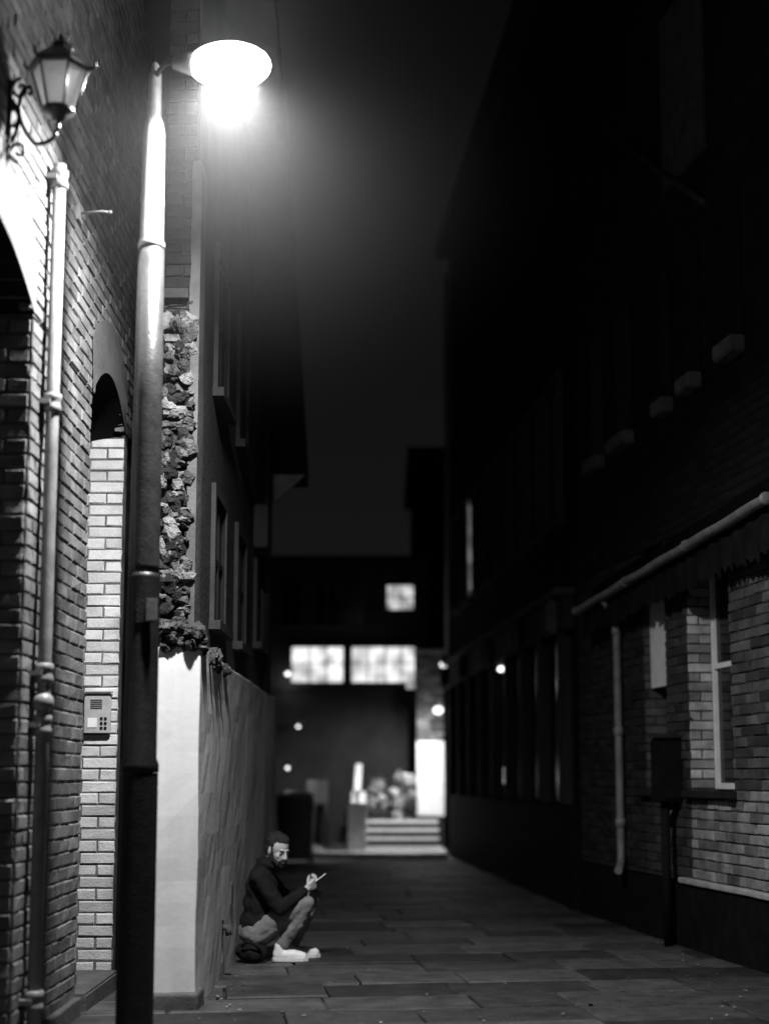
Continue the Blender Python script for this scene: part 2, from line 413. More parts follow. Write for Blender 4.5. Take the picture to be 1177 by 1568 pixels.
# ------------------------------------------------------------ left rendered building
RB = empty('rendered_building', (-.02,0,0))
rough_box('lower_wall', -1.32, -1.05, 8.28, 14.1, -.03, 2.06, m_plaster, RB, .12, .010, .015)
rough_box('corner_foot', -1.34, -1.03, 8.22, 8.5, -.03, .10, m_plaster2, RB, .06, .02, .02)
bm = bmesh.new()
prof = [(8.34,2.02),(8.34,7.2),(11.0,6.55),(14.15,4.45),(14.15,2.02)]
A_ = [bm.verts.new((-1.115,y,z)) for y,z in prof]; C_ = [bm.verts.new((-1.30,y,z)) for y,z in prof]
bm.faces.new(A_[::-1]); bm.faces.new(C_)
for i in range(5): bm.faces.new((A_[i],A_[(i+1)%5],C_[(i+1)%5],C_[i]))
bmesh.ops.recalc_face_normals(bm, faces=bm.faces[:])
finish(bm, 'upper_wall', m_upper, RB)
bm = bmesh.new()
add_box(bm, -5,-1.32, 9.44,14.1,-.03,4.3); finish(bm, 'building_mass', m_dark, RB)
bm = bmesh.new()
pr = [(8.30,7.2),(11.0,6.56),(14.3,4.40)]
A_ = [bm.verts.new((-.76,y,z)) for y,z in pr]; A2 = [bm.verts.new((-.76,y,z-.16)) for y,z in pr]
C_ = [bm.verts.new((-5,y,z+.02)) for y,z in pr]; C2 = [bm.verts.new((-5,y,z-.16)) for y,z in pr]
for i in range(2):
    bm.faces.new((A_[i],A_[i+1],C_[i+1],C_[i])); bm.faces.new((A2[i],A_[i],A_[i+1],A2[i+1])); bm.faces.new((A2[i],A2[i+1],C2[i+1],C2[i]))
bm.faces.new((A_[2],A2[2],C2[2],C_[2])); bm.faces.new((A_[0],C_[0],C2[0],A2[0]))
bmesh.ops.recalc_face_normals(bm, faces=bm.faces[:])
finish(bm, 'roof', m_dwood, RB)
bm = bmesh.new()
vs = [bm.verts.new(c) for c in ((-.78,14.1,4.33),(-1.11,14.1,4.33),(-1.11,14.1,4.02),(-.78,14.16,4.33),(-1.11,14.16,4.33),(-1.11,14.16,4.02))]
for idx in ((0,1,2),(3,5,4),(0,3,4,1),(1,4,5,2),(0,2,5,3)): bm.faces.new([vs[i] for i in idx])
finish(bm, 'eave_bracket', m_stone, RB)
bm = bmesh.new(); prev = None
for i in range(60):
    z = 2.1+i*.05; w_ = .10+.05*noise.noise(Vector((0,0,z*1.4)))+.02*noise.noise(Vector((3,0,z*6)))
    w2 = .014*noise.noise(Vector((5,0,z*3)))+.006*noise.noise(Vector((5,0,z*14)))
    cur = [bm.verts.new(c) for c in ((-1.115-.04+w2,8.315,z),(-1.098,8.312,z),(-1.098,8.34+w_*2.2,z),(-1.12,8.36+w_*2.2,z))]
    if prev:
        for k in range(3): bm.faces.new((prev[k],cur[k],cur[k+1],prev[k+1]))
    prev = cur
bmesh.ops.recalc_face_normals(bm, faces=bm.faces[:])
finish(bm, 'corner_render', m_plaster2, RB)
bm = bmesh.new()
bricks(bm, (-1.315,8.30,2.08), (1,0,0), (0,0,1), .185, 2.1, (0,-1,0), bl=.17, depth=.05, jit=.016, proud=.035, ch=.014, gap=.018, tone=(.15,1.2), miss=.30, irregular=.35, seed=21)
add_box(bm, -1.31,-1.15,8.335,8.40,2.0,7.0, 1)
rr = random.Random(5)
for i in range(150):
    z = 2.08+rr.random()*2.0; s = rr.choice((.6,1,1,1.6))
    blob(bm, (-1.30+rr.random()*.16, 8.315-rr.random()*.03, z), (s*rr.uniform(.02,.045),.03,s*rr.uniform(.02,.05)), i, .6, 2, 0, rr.choice((.08,.25,.6,1.1)))
for i in range(46):
    t = rr.random()
    if i < 20: c = (-1.31+rr.random()*.26, 8.27+rr.random()*.04, 2.05+rr.random()*.12)
    else: c = (-1.075+rr.uniform(-.02,.03), 8.3+t*1.3, 2.05+rr.uniform(-.03,.07)-t*.06)
    blob(bm, c, (rr.uniform(.03,.05),rr.uniform(.03,.09),rr.uniform(.02,.05)), 200+i, .5, 2, 0, rr.uniform(.1,.6))
add_box(bm, -1.33,-1.16,8.25,8.40,4.16,4.22, 1)
finish(bm, 'brick_scar', [m_rubble, m_mortard], RB)
bm = bmesh.new(); bricks(bm, (-1.315,8.32,4.24), (1,0,0), (0,0,1), .19, 2.8, (0,-1,0), seed=31, tone=(.5,1)); finish(bm, 'upper_pier', m_brickd, RB)
for i,(y0,y1,z0,z1) in enumerate(((9.25,9.85,2.35,3.15),(10.7,11.3,2.35,3.15),(9.25,9.85,3.9,4.8),(10.7,11.3,3.9,4.8),(12.3,12.9,2.5,3.3))):
    bm = bmesh.new()
    for a0,a1,b0,b1 in ((y0-.07,y0,z0-.04,z1+.07),(y1,y1+.07,z0-.04,z1+.07),(y0,y1,z1,z1+.07)): add_box(bm, -1.12,-1.085,a0,a1,b0,b1)
    add_box(bm, -1.12,-1.04,y0-.1,y1+.1,z0-.10,z0-.041)
    finish(bm, 'window_surround_%d'%(i+1), m_frame2, RB)
    window('window_%d'%(i+1), RB, -1.113, y0, y1, z0-.04, z1, -.014, -1, bars=1, rows=1, fw=.04)
B('service_box', -1.10,-.98,12.0,12.5,3.25,3.62, m_frame2, RB, .01)
bm = bmesh.new(); sweep(bm, [(-1.055,9.55,.32),(-1.01,9.55,.32),(-1.0,9.55,.27)], .022, 12); add_box(bm, -1.06,-1.04,9.5,9.6,.27,.37); finish(bm, 'waste_pipe', m_plaster2, RB)
B('vent_plate', -1.055,-1.038,10.05,10.16,.42,.56, m_plaster2, RB, .004)
S('wall_downpipe', [(-1.07,13.0,2.1),(-1.07,13.0,4.9)], .03, m_iron, RB, 12)

# ------------------------------------------------------------ right building
NB = empty('brick_warehouse', (2.56, 9.8, 0), math.radians(8.53))
bm = bmesh.new()
kw = dict(depth=.05, jit=.005, proud=.005)
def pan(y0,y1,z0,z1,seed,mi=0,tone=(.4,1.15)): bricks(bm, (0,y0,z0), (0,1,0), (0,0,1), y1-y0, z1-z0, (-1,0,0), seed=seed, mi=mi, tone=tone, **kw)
pan(-2.5,.46,1.205,3.23,1,0,(.08,.38)); pan(-2.5,1.32,.53,1.205,2,0,(.3,1.1)); pan(1.32,1.82,.53,3.23,3,0,(.05,.2)); pan(1.82,2.36,.53,1.205,4,0,(.05,.2)); pan(2.36,2.75,.53,3.23,5,2); pan(2.75,4.35,.53,3.23,6,2)  # tone range per panel puts the wall's lit and unlit zones into the brick
for y0,y1,z0,z1 in ((-2.5,.452,.5,3.2),(.452,1.328,.5,1.20),(1.328,1.812,.5,3.2),(1.812,2.368,.5,1.20),(2.368,4.35,.5,3.2)):
    add_box(bm, .01,.40,y0,y1,z0,z1,1)
bricks(bm, (.005,1.32,1.21), (1,0,0), (0,0,1), .20, 1.9, (0,-1,0), seed=12, bl=.2, depth=.006, tone=(.7,1.9))  # raised tone paints this reveal as brightly lit
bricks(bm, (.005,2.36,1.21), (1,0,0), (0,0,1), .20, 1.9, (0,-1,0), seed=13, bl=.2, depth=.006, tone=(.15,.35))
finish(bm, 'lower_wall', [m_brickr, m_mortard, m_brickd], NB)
bm = bmesh.new(); add_box(bm, .0, 6, -3.2, 4.35, 3.235, 10); finish(bm, 'upper_wall', brickmat('brick_black', .007,.015,.005), NB)  # near-black colour stands for the unlit wall above the canopy
B('building_mass', .42, 6, -2.5, 4.35, 0, 3.2, m_dark, NB)
B('plinth', -.03, .42, -3.2, 4.36, -.03, .485, m_black, NB, .006)
rough_box('plinth_ledge', -.055, .40, -3.2, 1.5, .487, .528, m_stone, NB, .15, .006, .01)
window('window_1', NB, 0, .46, 1.32, 1.21, 3.1, .20, 1, frame=m_white, bars=1, rows=1, fw=.045)
B('sill_1', -.06,.2,.40,1.38,1.14,1.20, m_dwood, NB, .008)
window('window_2', NB, 0, 1.82, 2.36, 1.21, 3.1, .20, 1, frame=m_dwood, bars=0, rows=1, fw=.045)
B('sill_2', -.06,.2,1.76,2.42,1.14,1.20, m_dwood, NB, .008)
B('bright_pane', .06,.075, 1.95,2.345, 2.05,3.0, m_white, NB)  # white board added to carry the bright patch of this window
G0, G1 = (-.2,-.73,3.10), (-.2,3.65,2.87)
bm = bmesh.new()
n = 24; prev = None
for i in range(n+1):
    t = i/n; p = [G0[k]+(G1[k]-G0[k])*t for k in range(3)]; p[2] += .004*math.sin(i*1.3)
    ring = []
    for k in range(11):
        an = math.pi+math.pi*k/10; ring.append(bm.verts.new((p[0]+.05*math.cos(an), p[1], p[2]+.05*math.sin(an))))
    for k in range(10,-1,-1):
        an = math.pi+math.pi*k/10; ring.append(bm.verts.new((p[0]+.044*math.cos(an), p[1], p[2]+.044*math.sin(an)+.001)))
    if prev:
        for k in range(22): bm.faces.new((prev[k],prev[(k+1)%22],ring[(k+1)%22],ring[k]))
    else: bm.faces.new(ring)
    prev = ring
bm.faces.new(prev[::-1])
for t in (.0,.33,.66,1):
    p = [G0[k]+(G1[k]-G0[k])*t for k in range(3)]
    ell(bm, (p[0],p[1],p[2]-.012), (.054,.022,.045), seg=12)
bmesh.ops.recalc_face_normals(bm, faces=bm.faces[:])
finish(bm, 'gutter', m_gut, NB)
bm = bmesh.new()
vs = [bm.verts.new(c) for c in ((-.17,-.70,3.07),(-.17,3.63,2.85),(.0,3.63,3.12),(.0,-.70,3.34))]
bm.faces.new(vs); bmesh.ops.solidify(bm, geom=bm.faces[:], thickness=.02)
finish(bm, 'canopy_roof', m_dark, NB)
bm = bmesh.new(); prev = None; rr = random.Random(3)
for i in range(171):
    t = i/170; y = -.70+4.33*t; zt = 3.06-.22*t
    low = zt-.30+.08*t+.03*math.sin(i*2.1)*rr.uniform(.2,1)+.03*noise.noise(Vector((i*.11,0,0)))+rr.uniform(-.02,.02)
    cur = (bm.verts.new((-.148+.006*math.sin(i*.7),y,zt)), bm.verts.new((-.148+.02*math.sin(i*.7),y,low)))
    if prev: bm.faces.new((prev[0],cur[0],cur[1],prev[1]))
    prev = cur
finish(bm, 'tattered_valance', m_soffit, NB)
for i,(y0,L) in enumerate(((-.02,.34),(.82,.30),(1.45,.25),(2.45,.5),(3.3,.4))):
    B('upper_sill_%d'%(i+1), -.12, -.002, y0, y0+L, 4.30-.03*i, 4.42-.03*i, m_sillb, NB, .01)
    bm = bmesh.new(); add_box(bm, -.012,-.001,y0+.02,y0+L-.02,4.43-.03*i,5.5); finish(bm, 'upper_window_%d'%(i+1), m_glass, NB)
B('upper_panel', -.03,-.001,.6,1.5,6.1,7.6, m_sill, NB)
S('upper_pipe', [(-.05,.5,5.6),(-.05,1.5,6.3),(-.05,2.3,6.9)], .03, m_iron, NB, 10)
RP = empty('rain_pipe', (2.56, 9.8, 0), math.radians(8.53))
bm = bmesh.new()
sweep(bm, [(-.17,2.9,2.87),(-.12,2.9,2.8),(-.06,2.9,2.72),(-.06,2.9,.75),(-.06,2.9,.62),(-.075,2.87,.55),(-.11,2.80,.51),(-.14,2.74,.50)], .034, 14)
for z in (2.6,1.7,.9): lathe(bm, [(.034,-.04),(.044,-.035),(.044,.035),(.034,.04)], (-.06,2.9,z))
finish(bm, 'pipe', m_gut, RP)
UB = empty('meter_box', (2.21, 11.35, 0), math.radians(8.5))
B('cabinet', -.09,.19,-.09,.06,1.10,1.60, m_black, UB, .012)
B('cabinet_door', -.07,.17,-.099,-.0905,1.13,1.57, m_black, UB, .003)
B('rain_cap', -.11,.21,-.12,.07,1.602,1.63, m_iron, UB, .006)
S('post', [(0.0,0,-.03),(0,0,1.1)], .035, m_black, UB, 14)
S('stay', [(0,0,.9),(.05,.0,1.03),(.10,0,1.10)], .014, m_iron, UB, 8)

# ------------------------------------------------------------ right far building
FB = empty('shop_building', (1.93, 14.16, 0), math.radians(4.68))
B('wall', 0, 6, 0, 9.8, -.03, 10.3, m_dark, FB)
B('stall_riser', -.06,-.002, .1,9.8,-.03,1.0, m_black, FB)
B('fascia', -.14,-.003,.1,9.8,2.78,3.12, m_dwood, FB, .01)
B('cornice', -.22,-.003,.05,9.82,3.121,3.20, m_sill, FB, .01)
y = .3; i = 0
while y < 9.6:
    B('pilaster_%d'%(i+1), -.12,-.002,y,y+.16,1.02,2.775, m_dwood, FB, .008)
    if i % 2 == 0: B('console_%d'%(i+1), -.25,-.13,y-.02,y+.18,2.75,3.1, m_sill, FB, .03)
    if y+1.1 < 9.7:
        B('shop_glass_%d'%(i+1), -.02,-.004,y+.17,y+1.02,1.05,2.74, m_glass, FB)
        B('upper_pane_%d'%(i+1), -.012,-.003,y+.3,y+.95,4.1,5.45, m_glass, FB)
        bm = bmesh.new()
        add_box(bm, -.07,-.0025,y+.23,y+.29,4.0,5.5, 1 if i == 6 else 0); add_box(bm, -.07,-.0025,y+.96,y+1.02,4.0,5.5); add_box(bm, -.10,-.0025,y+.2,y+1.05,3.92,3.995); add_box(bm, -.07,-.0025,y+.2,y+1.05,5.505,5.58)  # white jamb on one window adds to its painted reflection
        finish(bm, 'upper_frame_%d'%(i+1), [m_sill, m_white], FB)
    y += 1.12; i += 1
B('window_glint', -.019,-.0125, 7.10,7.34, 4.12,5.40, m_lit2, FB)  # glowing strip imitates a reflection on the upper window
S('corner_downpipe', [(-.06,9.75,3.3),(-.06,9.75,10.0)], .045, m_pipe, FB, 10)
B('eaves', -.25,6,-.05,9.85,10.3,10.5, m_dwood, FB)
B('small_lit_pane', -.024,-.0205, 4.30,4.50,1.22,1.42, m_lit2, FB)  # small glowing pane added for the bright spot low on the shopfront
def wall_lamp(loc, energy, r=.06, spot=None):
    e = empty('wall_lamp', loc)
    bm = bmesh.new(); add_box(bm, -.02,.10,-.05,.05,.07,.12); lathe(bm, [(.09,.06),(.05,.10),(.02,.12)], (0,0,0), 14); finish(bm, 'bracket', m_iron, e)
    bm = bmesh.new(); ell(bm, (0,0,0), (r,r,r*.8), seg=14); finish(bm, 'globe', m_bulb, e)
    if energy:
        l = bpy.data.lights.new('globe_light','SPOT' if spot else 'POINT'); l.energy = energy; l.shadow_soft_size = .08
        o_ = bpy.data.objects.new('globe_light', l); col.objects.link(o_); o_.parent = e; o_.location = (0,-.0,-.17)
        if spot:
            l.spot_size = math.radians(110); l.spot_blend = .8
            o_.rotation_euler = (Vector(spot)-Vector(loc)).to_track_quat('-Z','Y').to_euler()
wall_lamp((.98,23.55,3.15), 1300, .06, spot=(-.35,24.9,.2))
wall_lamp((1.50,18.3,2.68), .6, .045)

# ------------------------------------------------------------ rear
TB = empty('low_house', (0,27.2,0))
B('wall', .60,6,0,5,-.03,7.4, m_dark, TB); B('roof', .45,6,-.2,5,7.4,7.65, m_dwood, TB)
HB = empty('rear_building', (0,26,0))
BW = surf('rear_wall', .016, .034, .9, 2, .3, 30, spec=.1)
def fb(name, x0,x1,z0,z1, mat, y0=-.02, y1=0, bev=0): return B(name, x0,x1,y0,y1,z0,z1, mat, HB, bev)
B('wall', -7,.78,0,6,-.03,5.2, BW, HB); B('parapet', -7,.85,-.1,6,5.2,5.35, m_dwood, HB)
B('string_course', -7,.78,-.06,-.001,2.86,2.96, m_dwood, HB)
fb('office_window', -1.72,-.74,3.02,3.66, m_lit); fb('office_window_b', -.62,.58,3.02,3.66, m_lit)
fb('side_light', .40,.56,2.9,3.0, m_lit2, -.07,-.062)
bm = bmesh.new()
for x in (-1.73,-.76,-.63,.55): add_box(bm, x,x+.035,-.06,-.021,2.99,3.70)
for x in (-1.38,-1.07,-.31,.0,.3): add_box(bm, x,x+.022,-.05,-.0215,3.02,3.66)
add_box(bm, -1.76,.61,-.07,-.022,3.665,3.72); add_box(bm, -1.76,.61,-.055,-.0225,3.36,3.375)
finish(bm, 'office_mullions', m_dwood, HB)
fb('stair_window', .05,.53,4.36,4.80, m_lit2)
bm = bmesh.new(); add_box(bm, .28,.30,-.05,-.021,4.36,4.80); add_box(bm, .05,.53,-.05,-.022,4.57,4.59); finish(bm, 'stair_mullions', m_dwood, HB)
for i,x in enumerate((-1.9,-1.25,-.75)):
    fb('sash_%d'%(i+1), x,x+.38,4.1,4.9, m_glass, -.01,-.001)
    bm = bmesh.new()
    for xx in (x-.03,x+.18,x+.38): add_box(bm, xx,xx+.03,-.04,-.011,4.08,4.92)
    add_box(bm, x-.06,x+.44,-.07,-.0115,4.02,4.075); finish(bm, 'sash_frame_%d'%(i+1), m_sill, HB)
fb('balcony_rail', -1.3,-.3,3.98,4.02, m_sill, -.3,-.26)
GP = empty('brick_pillar', (.80,25.3,0))
bm = bmesh.new(); bricks(bm, (-.23,0,1.95), (1,0,0), (0,0,1), .48, 1.55, (0,-1,0), seed=44, tone=(.3,.9)); add_box(bm, -.22,.24,.01,.5,-.03,3.48,1)
finish(bm, 'shaft', [m_brickr, m_mortard], GP)
B('white_panel', -.23,.25,-.03,.008,.62,1.93, m_white, GP, .01)
B('capstone', -.27,.29,-.06,.5,3.49,3.56, m_stone, GP, .01)
ST = empty('stone_steps', (.30,24.0,0))
for i in range(4):
    B('step_%d'%(i+1), -.62,.62,i*.28,1.4,-.03,.135*(i+1), m_frame2, ST, .012)
    B('nosing_%d'%(i+1), -.62,.62,i*.28-.02,i*.28+.045,.135*(i+1)+.002-.03,.135*(i+1)+.025, m_white, ST, .004)
BA = empty('stair_balustrade', (-.45,24.0,0))
bm = bmesh.new()
def slab(y0,z0,y1,z1,th,x0,x1):
    vs=[bm.verts.new((x,y,z)) for x in (x0,x1) for y,z in ((y0,z0),(y1,z1),(y1,z1+th),(y0,z0+th))]
    for idx in ((0,1,2,3),(7,6,5,4),(0,4,5,1),(1,5,6,2),(2,6,7,3),(3,7,4,0)): bm.faces.new([vs[i] for i in idx])
slab(-.25,-.03,1.2,.35,.70,-.12,.12); slab(-.3,1.0,1.2,1.44,.09,-.05,.05)
add_box(bm, -.15,.15,-.42,-.22,-.03,.88); 
for yy,zz in ((-.3,0),(.05,.1),(.4,.2),(.75,.3),(1.15,.42)): add_box(bm, -.03,.03,yy-.03,yy+.03,.6+zz,1.04+zz)
bmesh.ops.recalc_face_normals(bm, faces=bm.faces[:])
finish(bm, 'parapet', m_white, BA)
SH = empty('shrub', (.15,25.35,.5))
bm = bmesh.new(); lay = bm.loops.layers.float_color.new('tone'); rr = random.Random(9)
cl = [(Vector((rr.uniform(-.45,.38), rr.uniform(-.15,.2), rr.uniform(.05,.80))), rr.uniform(.07,.17), rr.choice((.3,.6,2.5,4))) for _ in range(34)]
for c, r, tn in cl:
    for _ in range(70):
        d = Vector((rr.gauss(0,1),rr.gauss(0,1),rr.gauss(0,1))).normalized()*r*rr.uniform(.5,1)
        p = c+d; q = Quaternion((rr.gauss(0,1),rr.gauss(0,1),rr.gauss(0,1),rr.gauss(0,1))).normalized(); s = rr.uniform(.025,.05)
        f = bm.faces.new([bm.verts.new(p+q@Vector(k)*s) for k in ((-1,0,0),(0,-.5,.1),(1,0,0),(0,.5,.1))])
        for l in f.loops: l[lay] = (tn,tn,tn,1)
for _ in range(7):
    sweep(bm, [(rr.uniform(-.1,.1),.05,-.5),(rr.uniform(-.2,.2),.05,.1),(rr.uniform(-.4,.4),.05,.6)], [.02,.012,.004], 6)
finish(bm, 'leaves', m_leaf, SH)
B('planter', -.5,.36,-.15,.35,-.53,.02, m_plaster2, SH, .02)
bm = bmesh.new(); pts = []
for i in range(25):
    t = i/24; x = -1.3+2.3*t; pts.append((x, 23.1-.35*math.cos((t-.75)*3.0)))
lo_ = [bm.verts.new((x,y,.10)) for x,y in pts]; hi_ = [bm.verts.new((x,25.99,.10)) for x,y in pts]; bt = [bm.verts.new((x,y-.02,-.03)) for x,y in pts]
for i in range(24):
    bm.faces.new((lo_[i],lo_[i+1],hi_[i+1],hi_[i])); bm.faces.new((bt[i],bt[i+1],lo_[i+1],lo_[i]))
finish(bm, 'forecourt', m_stone)
WB = empty('wheelie_bin', (-1.35,22.0,0))
bm = bmesh.new()
vs = [bm.verts.new(c) for c in ((-.24,-.28,.06),(.24,-.28,.06),(.24,.25,.06),(-.24,.25,.06),(-.29,-.36,.98),(.29,-.36,.98),(.29,.33,.98),(-.29,.33,.98))]
for idx in ((3,2,1,0),(4,5,6,7),(0,1,5,4),(1,2,6,5),(2,3,7,6),(3,0,4,7)): bm.faces.new([vs[i] for i in idx])
bmesh.ops.bevel(bm, geom=bm.edges[:], offset=.02, segments=2, affect='EDGES'); finish(bm, 'body', m_plastic, WB)
bm = bmesh.new(); lathe(bm, [(.31,0),(.30,.05),(.2,.09)], (0,0,.99), 4, rot=math.pi/4); 
for v in bm.verts: v.co.x *= 1.32; v.co.y *= 1.55
finish(bm, 'lid', m_plastic, WB)
bm = bmesh.new()
for s_ in (-.22,.22): sweep(bm, [(s_-.03,.28,.09),(s_+.03,.28,.09)], .09, 16)
sweep(bm, [(-.2,.38,.95),(.2,.38,.95)], .015, 8); finish(bm, 'wheels', m_black, WB)
NB2 = empty('notice_board', (-1.13,24.2,0))
B('board', -.17,.17,-.02,.01,.86,1.25, m_sillb, NB2, .004); S('leg_1', [(-.14,.03,-.03),(-.14,.03,1.2)], .02, m_iron, NB2, 8); S('leg_2', [(.14,.03,-.03),(.14,.03,1.2)], .02, m_iron, NB2, 8)
wall_lamp((.93,24.75,2.45), 12, .08)
wall_lamp((-1.55,25.7,2.2), 0, .03)
wall_lamp((-1.75,25.7,3.15), 3, .045)
wall_lamp((-1.62,24.0,1.45), 12, .03)

# ------------------------------------------------------------ seated man
SM = empty('seated_man', (-1.055, 10.5, 0))
def remesh(ob, vox, it=4, disp=0, dscale=.08):
    m = ob.modifiers.new('r','REMESH'); m.mode = 'VOXEL'; m.voxel_size = vox; m.use_smooth_shade = True
    s = ob.modifiers.new('s','SMOOTH'); s.factor = .5; s.iterations = it
    if disp:
        tx = bpy.data.textures.new(ob.name+'_folds','CLOUDS'); tx.noise_scale = dscale; tx.noise_depth = 1
        d = ob.modifiers.new('d','DISPLACE'); d.texture = tx; d.strength = disp; d.mid_level = .5
def chain(bm, pts, rad):
    for i in range(len(pts)-1): cap(bm, pts[i], pts[i+1], rad[i], rad[i+1])
RY = lambda d: Matrix.Rotation(math.radians(d), 3, 'Y')
bm = bmesh.new()
ell(bm, (.15,0,.27), (.14,.175,.13)); ell(bm, (.155,0,.38), (.125,.165,.14)); ell(bm, (.165,0,.50), (.115,.175,.15), RY(8))
cap(bm, (.155,-.15,.585), (.155,.15,.585), .068, .068); cap(bm, (.165,0,.6), (.20,-.005,.67), .085, .064)
chain(bm, [(.165,-.18,.585),(.32,-.235,.38),(.475,-.115,.485)], [.070,.052,.036])
chain(bm, [(.165,.18,.585),(.35,.24,.385),(.475,.075,.485)], [.070,.052,.036])
for k in range(10):
    a = 2*math.pi*k/10; a2 = 2*math.pi*(k+1)/10
    P = lambda a: Vector((.203,-.005,.675)) + RY(22) @ Vector((.062*math.cos(a), .062*math.sin(a), 0))
    cap(bm, P(a), P(a2), .019, .019)
remesh(finish(bm, 'jacket', m_jacket, SM), .010, 4, .022, .06)
bm = bmesh.new()
ell(bm, (.14,0,.20), (.14,.17,.11))
chain(bm, [(.14,-.09,.19),(.36,-.12,.335),(.495,-.115,.40)], [.098,.080,.060]); chain(bm, [(.495,-.115,.40),(.42,-.115,.26),(.325,-.11,.11)], [.060,.058,.045])
chain(bm, [(.14,.09,.19),(.38,.11,.36),(.53,.09,.44)], [.098,.080,.060]); chain(bm, [(.53,.09,.44),(.47,.09,.28),(.40,.08,.11)], [.060,.058,.045])
remesh(finish(bm, 'trousers', m_trouser, SM), .010, 3, .018, .045)
for k,(ax,ay,ta) in enumerate(((.31,-.11,-.02),(.385,.08,.02))):
    bm = bmesh.new()
    ell(bm, (ax+.0,ay,.055), (.05,.042,.045)); cap(bm, (ax,ay,.10), (ax,ay,.06), .040, .042)
    cap(bm, (ax-.01,ay,.045), (ax+.11,ay+ta*.6,.04), .040, .040); cap(bm, (ax+.10,ay+ta*.6,.042), (ax+.165,ay+ta,.034), .042, .033)
    remesh(finish(bm, 'shoe_%d'%(k+1), m_shoe, SM), .007, 3)
    bm = bmesh.new()
    ol = [(-.055,0),(-.045,.032),(0,.042),(.06,.042),(.12,.05),(.17,.042),(.205,.015),(.205,-.015),(.17,-.042),(.12,-.05),(.06,-.042),(0,-.042),(-.045,-.032)]
    t0 = [bm.verts.new((ax+x, ay+yy+ta*max(0,x)/.165, .002)) for x,yy in ol]; t1 = [bm.verts.new((ax+x, ay+yy+ta*max(0,x)/.165, .026)) for x,yy in ol]
    n = len(ol)
    for i in range(n): bm.faces.new((t0[i],t1[i],t1[(i+1)%n],t0[(i+1)%n]))
    bm.faces.new(t0); bm.faces.new(t1[::-1]); bmesh.ops.recalc_face_normals(bm, faces=bm.faces[:])
    finish(bm, 'sole_%d'%(k+1), m_sole, SM)
    bm = bmesh.new()
    for j in range(4):
        xx = ax+.035+j*.024; zz = .092-j*.006
        sweep(bm, [(xx,ay-.026,zz-.012),(xx+.004,ay,zz),(xx,ay+.026,zz-.012)], .0035, 6)
    finish(bm, 'laces_%d'%(k+1), m_plastic, SM)
F = Vector((.62,-.68,-.36)).normalized(); Lf = Vector((0,0,1)).cross(F).normalized(); Up = F.cross(Lf)
HM = Matrix((F, Lf, Up)).transposed(); HC = Vector((.285,-.03,.775))
hd = empty('head', HC); hd.parent = SM; hd.rotation_mode = 'QUATERNION'; hd.rotation_quaternion = HM.to_quaternion()
bm = bmesh.new()
ell(bm, (-.015,0,.03), (.090,.072,.083)); ell(bm, (.025,0,-.03), (.060,.055,.078)); ell(bm, (.05,0,-.085), (.032,.030,.024))
cap(bm, (.080,0,.018), (.103,0,-.022), .008, .012); ell(bm, (.098,.010,-.026), (.010,.009,.007)); ell(bm, (.098,-.010,-.026), (.010,.009,.007))
cap(bm, (.073,-.034,.024), (.073,.034,.024), .008, .008)
ell(bm, (.052,.034,-.020), (.022,.020,.024)); ell(bm, (.052,-.034,-.020), (.022,.020,.024))
cap(bm, (.082,-.018,-.052), (.082,.018,-.052), .006,.006); cap(bm, (.080,-.015,-.063), (.080,.015,-.063), .007,.007)
for s_ in (-1,1): ell(bm, (-.005,s_*.074,-.008), (.016,.009,.028))
cap(bm, (-.02,0,-.03), (-.055,.005,-.125), .052, .056)
remesh(finish(bm, 'face', m_skin, hd), .0042, 4)
for s_ in (-1,1):
    bm = bmesh.new(); ell(bm, (.066,s_*.030,.004), (.012,.013,.008), seg=12); finish(bm, 'eyelid_%d'%((s_+3)//2), m_skin, hd)
    bm = bmesh.new(); cap(bm, (.0775,s_*.020,-.001), (.0745,s_*.041,-.001), .003,.0025); cap(bm, (.083,s_*.014,.024), (.075,s_*.046,.027), .005,.004); finish(bm, 'lash_brow_%d'%((s_+3)//2), m_hair, hd)
bm = bmesh.new()
ell(bm, (-.032,0,.048), (.086,.077,.078)); ell(bm, (-.045,0,.0), (.066,.074,.068)); ell(bm, (.008,0,.092), (.056,.058,.030), RY(14)); ell(bm, (.036,.008,.090), (.026,.044,.016), RY(20))
for s_ in (-1,1): cap(bm, (.0,s_*.066,.06), (.008,s_*.066,.005), .016, .009)
remesh(finish(bm, 'hair', m_hair, hd), .005, 2, .014, .015)
bm = bmesh.new()
ell(bm, (.045,0,-.088), (.042,.044,.03)); cap(bm, (.04,-.048,-.062), (.008,-.066,-.0), .017,.009); cap(bm, (.04,.048,-.062), (.008,.066,-.0), .017,.009)
cap(bm, (.062,-.03,-.075), (.04,-.05,-.055), .021,.016); cap(bm, (.062,.03,-.075), (.04,.05,-.055), .021,.016)
cap(bm, (.092,0,-.041), (.080,-.028,-.052), .007,.007); cap(bm, (.092,0,-.041), (.080,.028,-.052), .007,.007)
remesh(finish(bm, 'beard', m_hair, hd), .0045, 2, .006, .012)
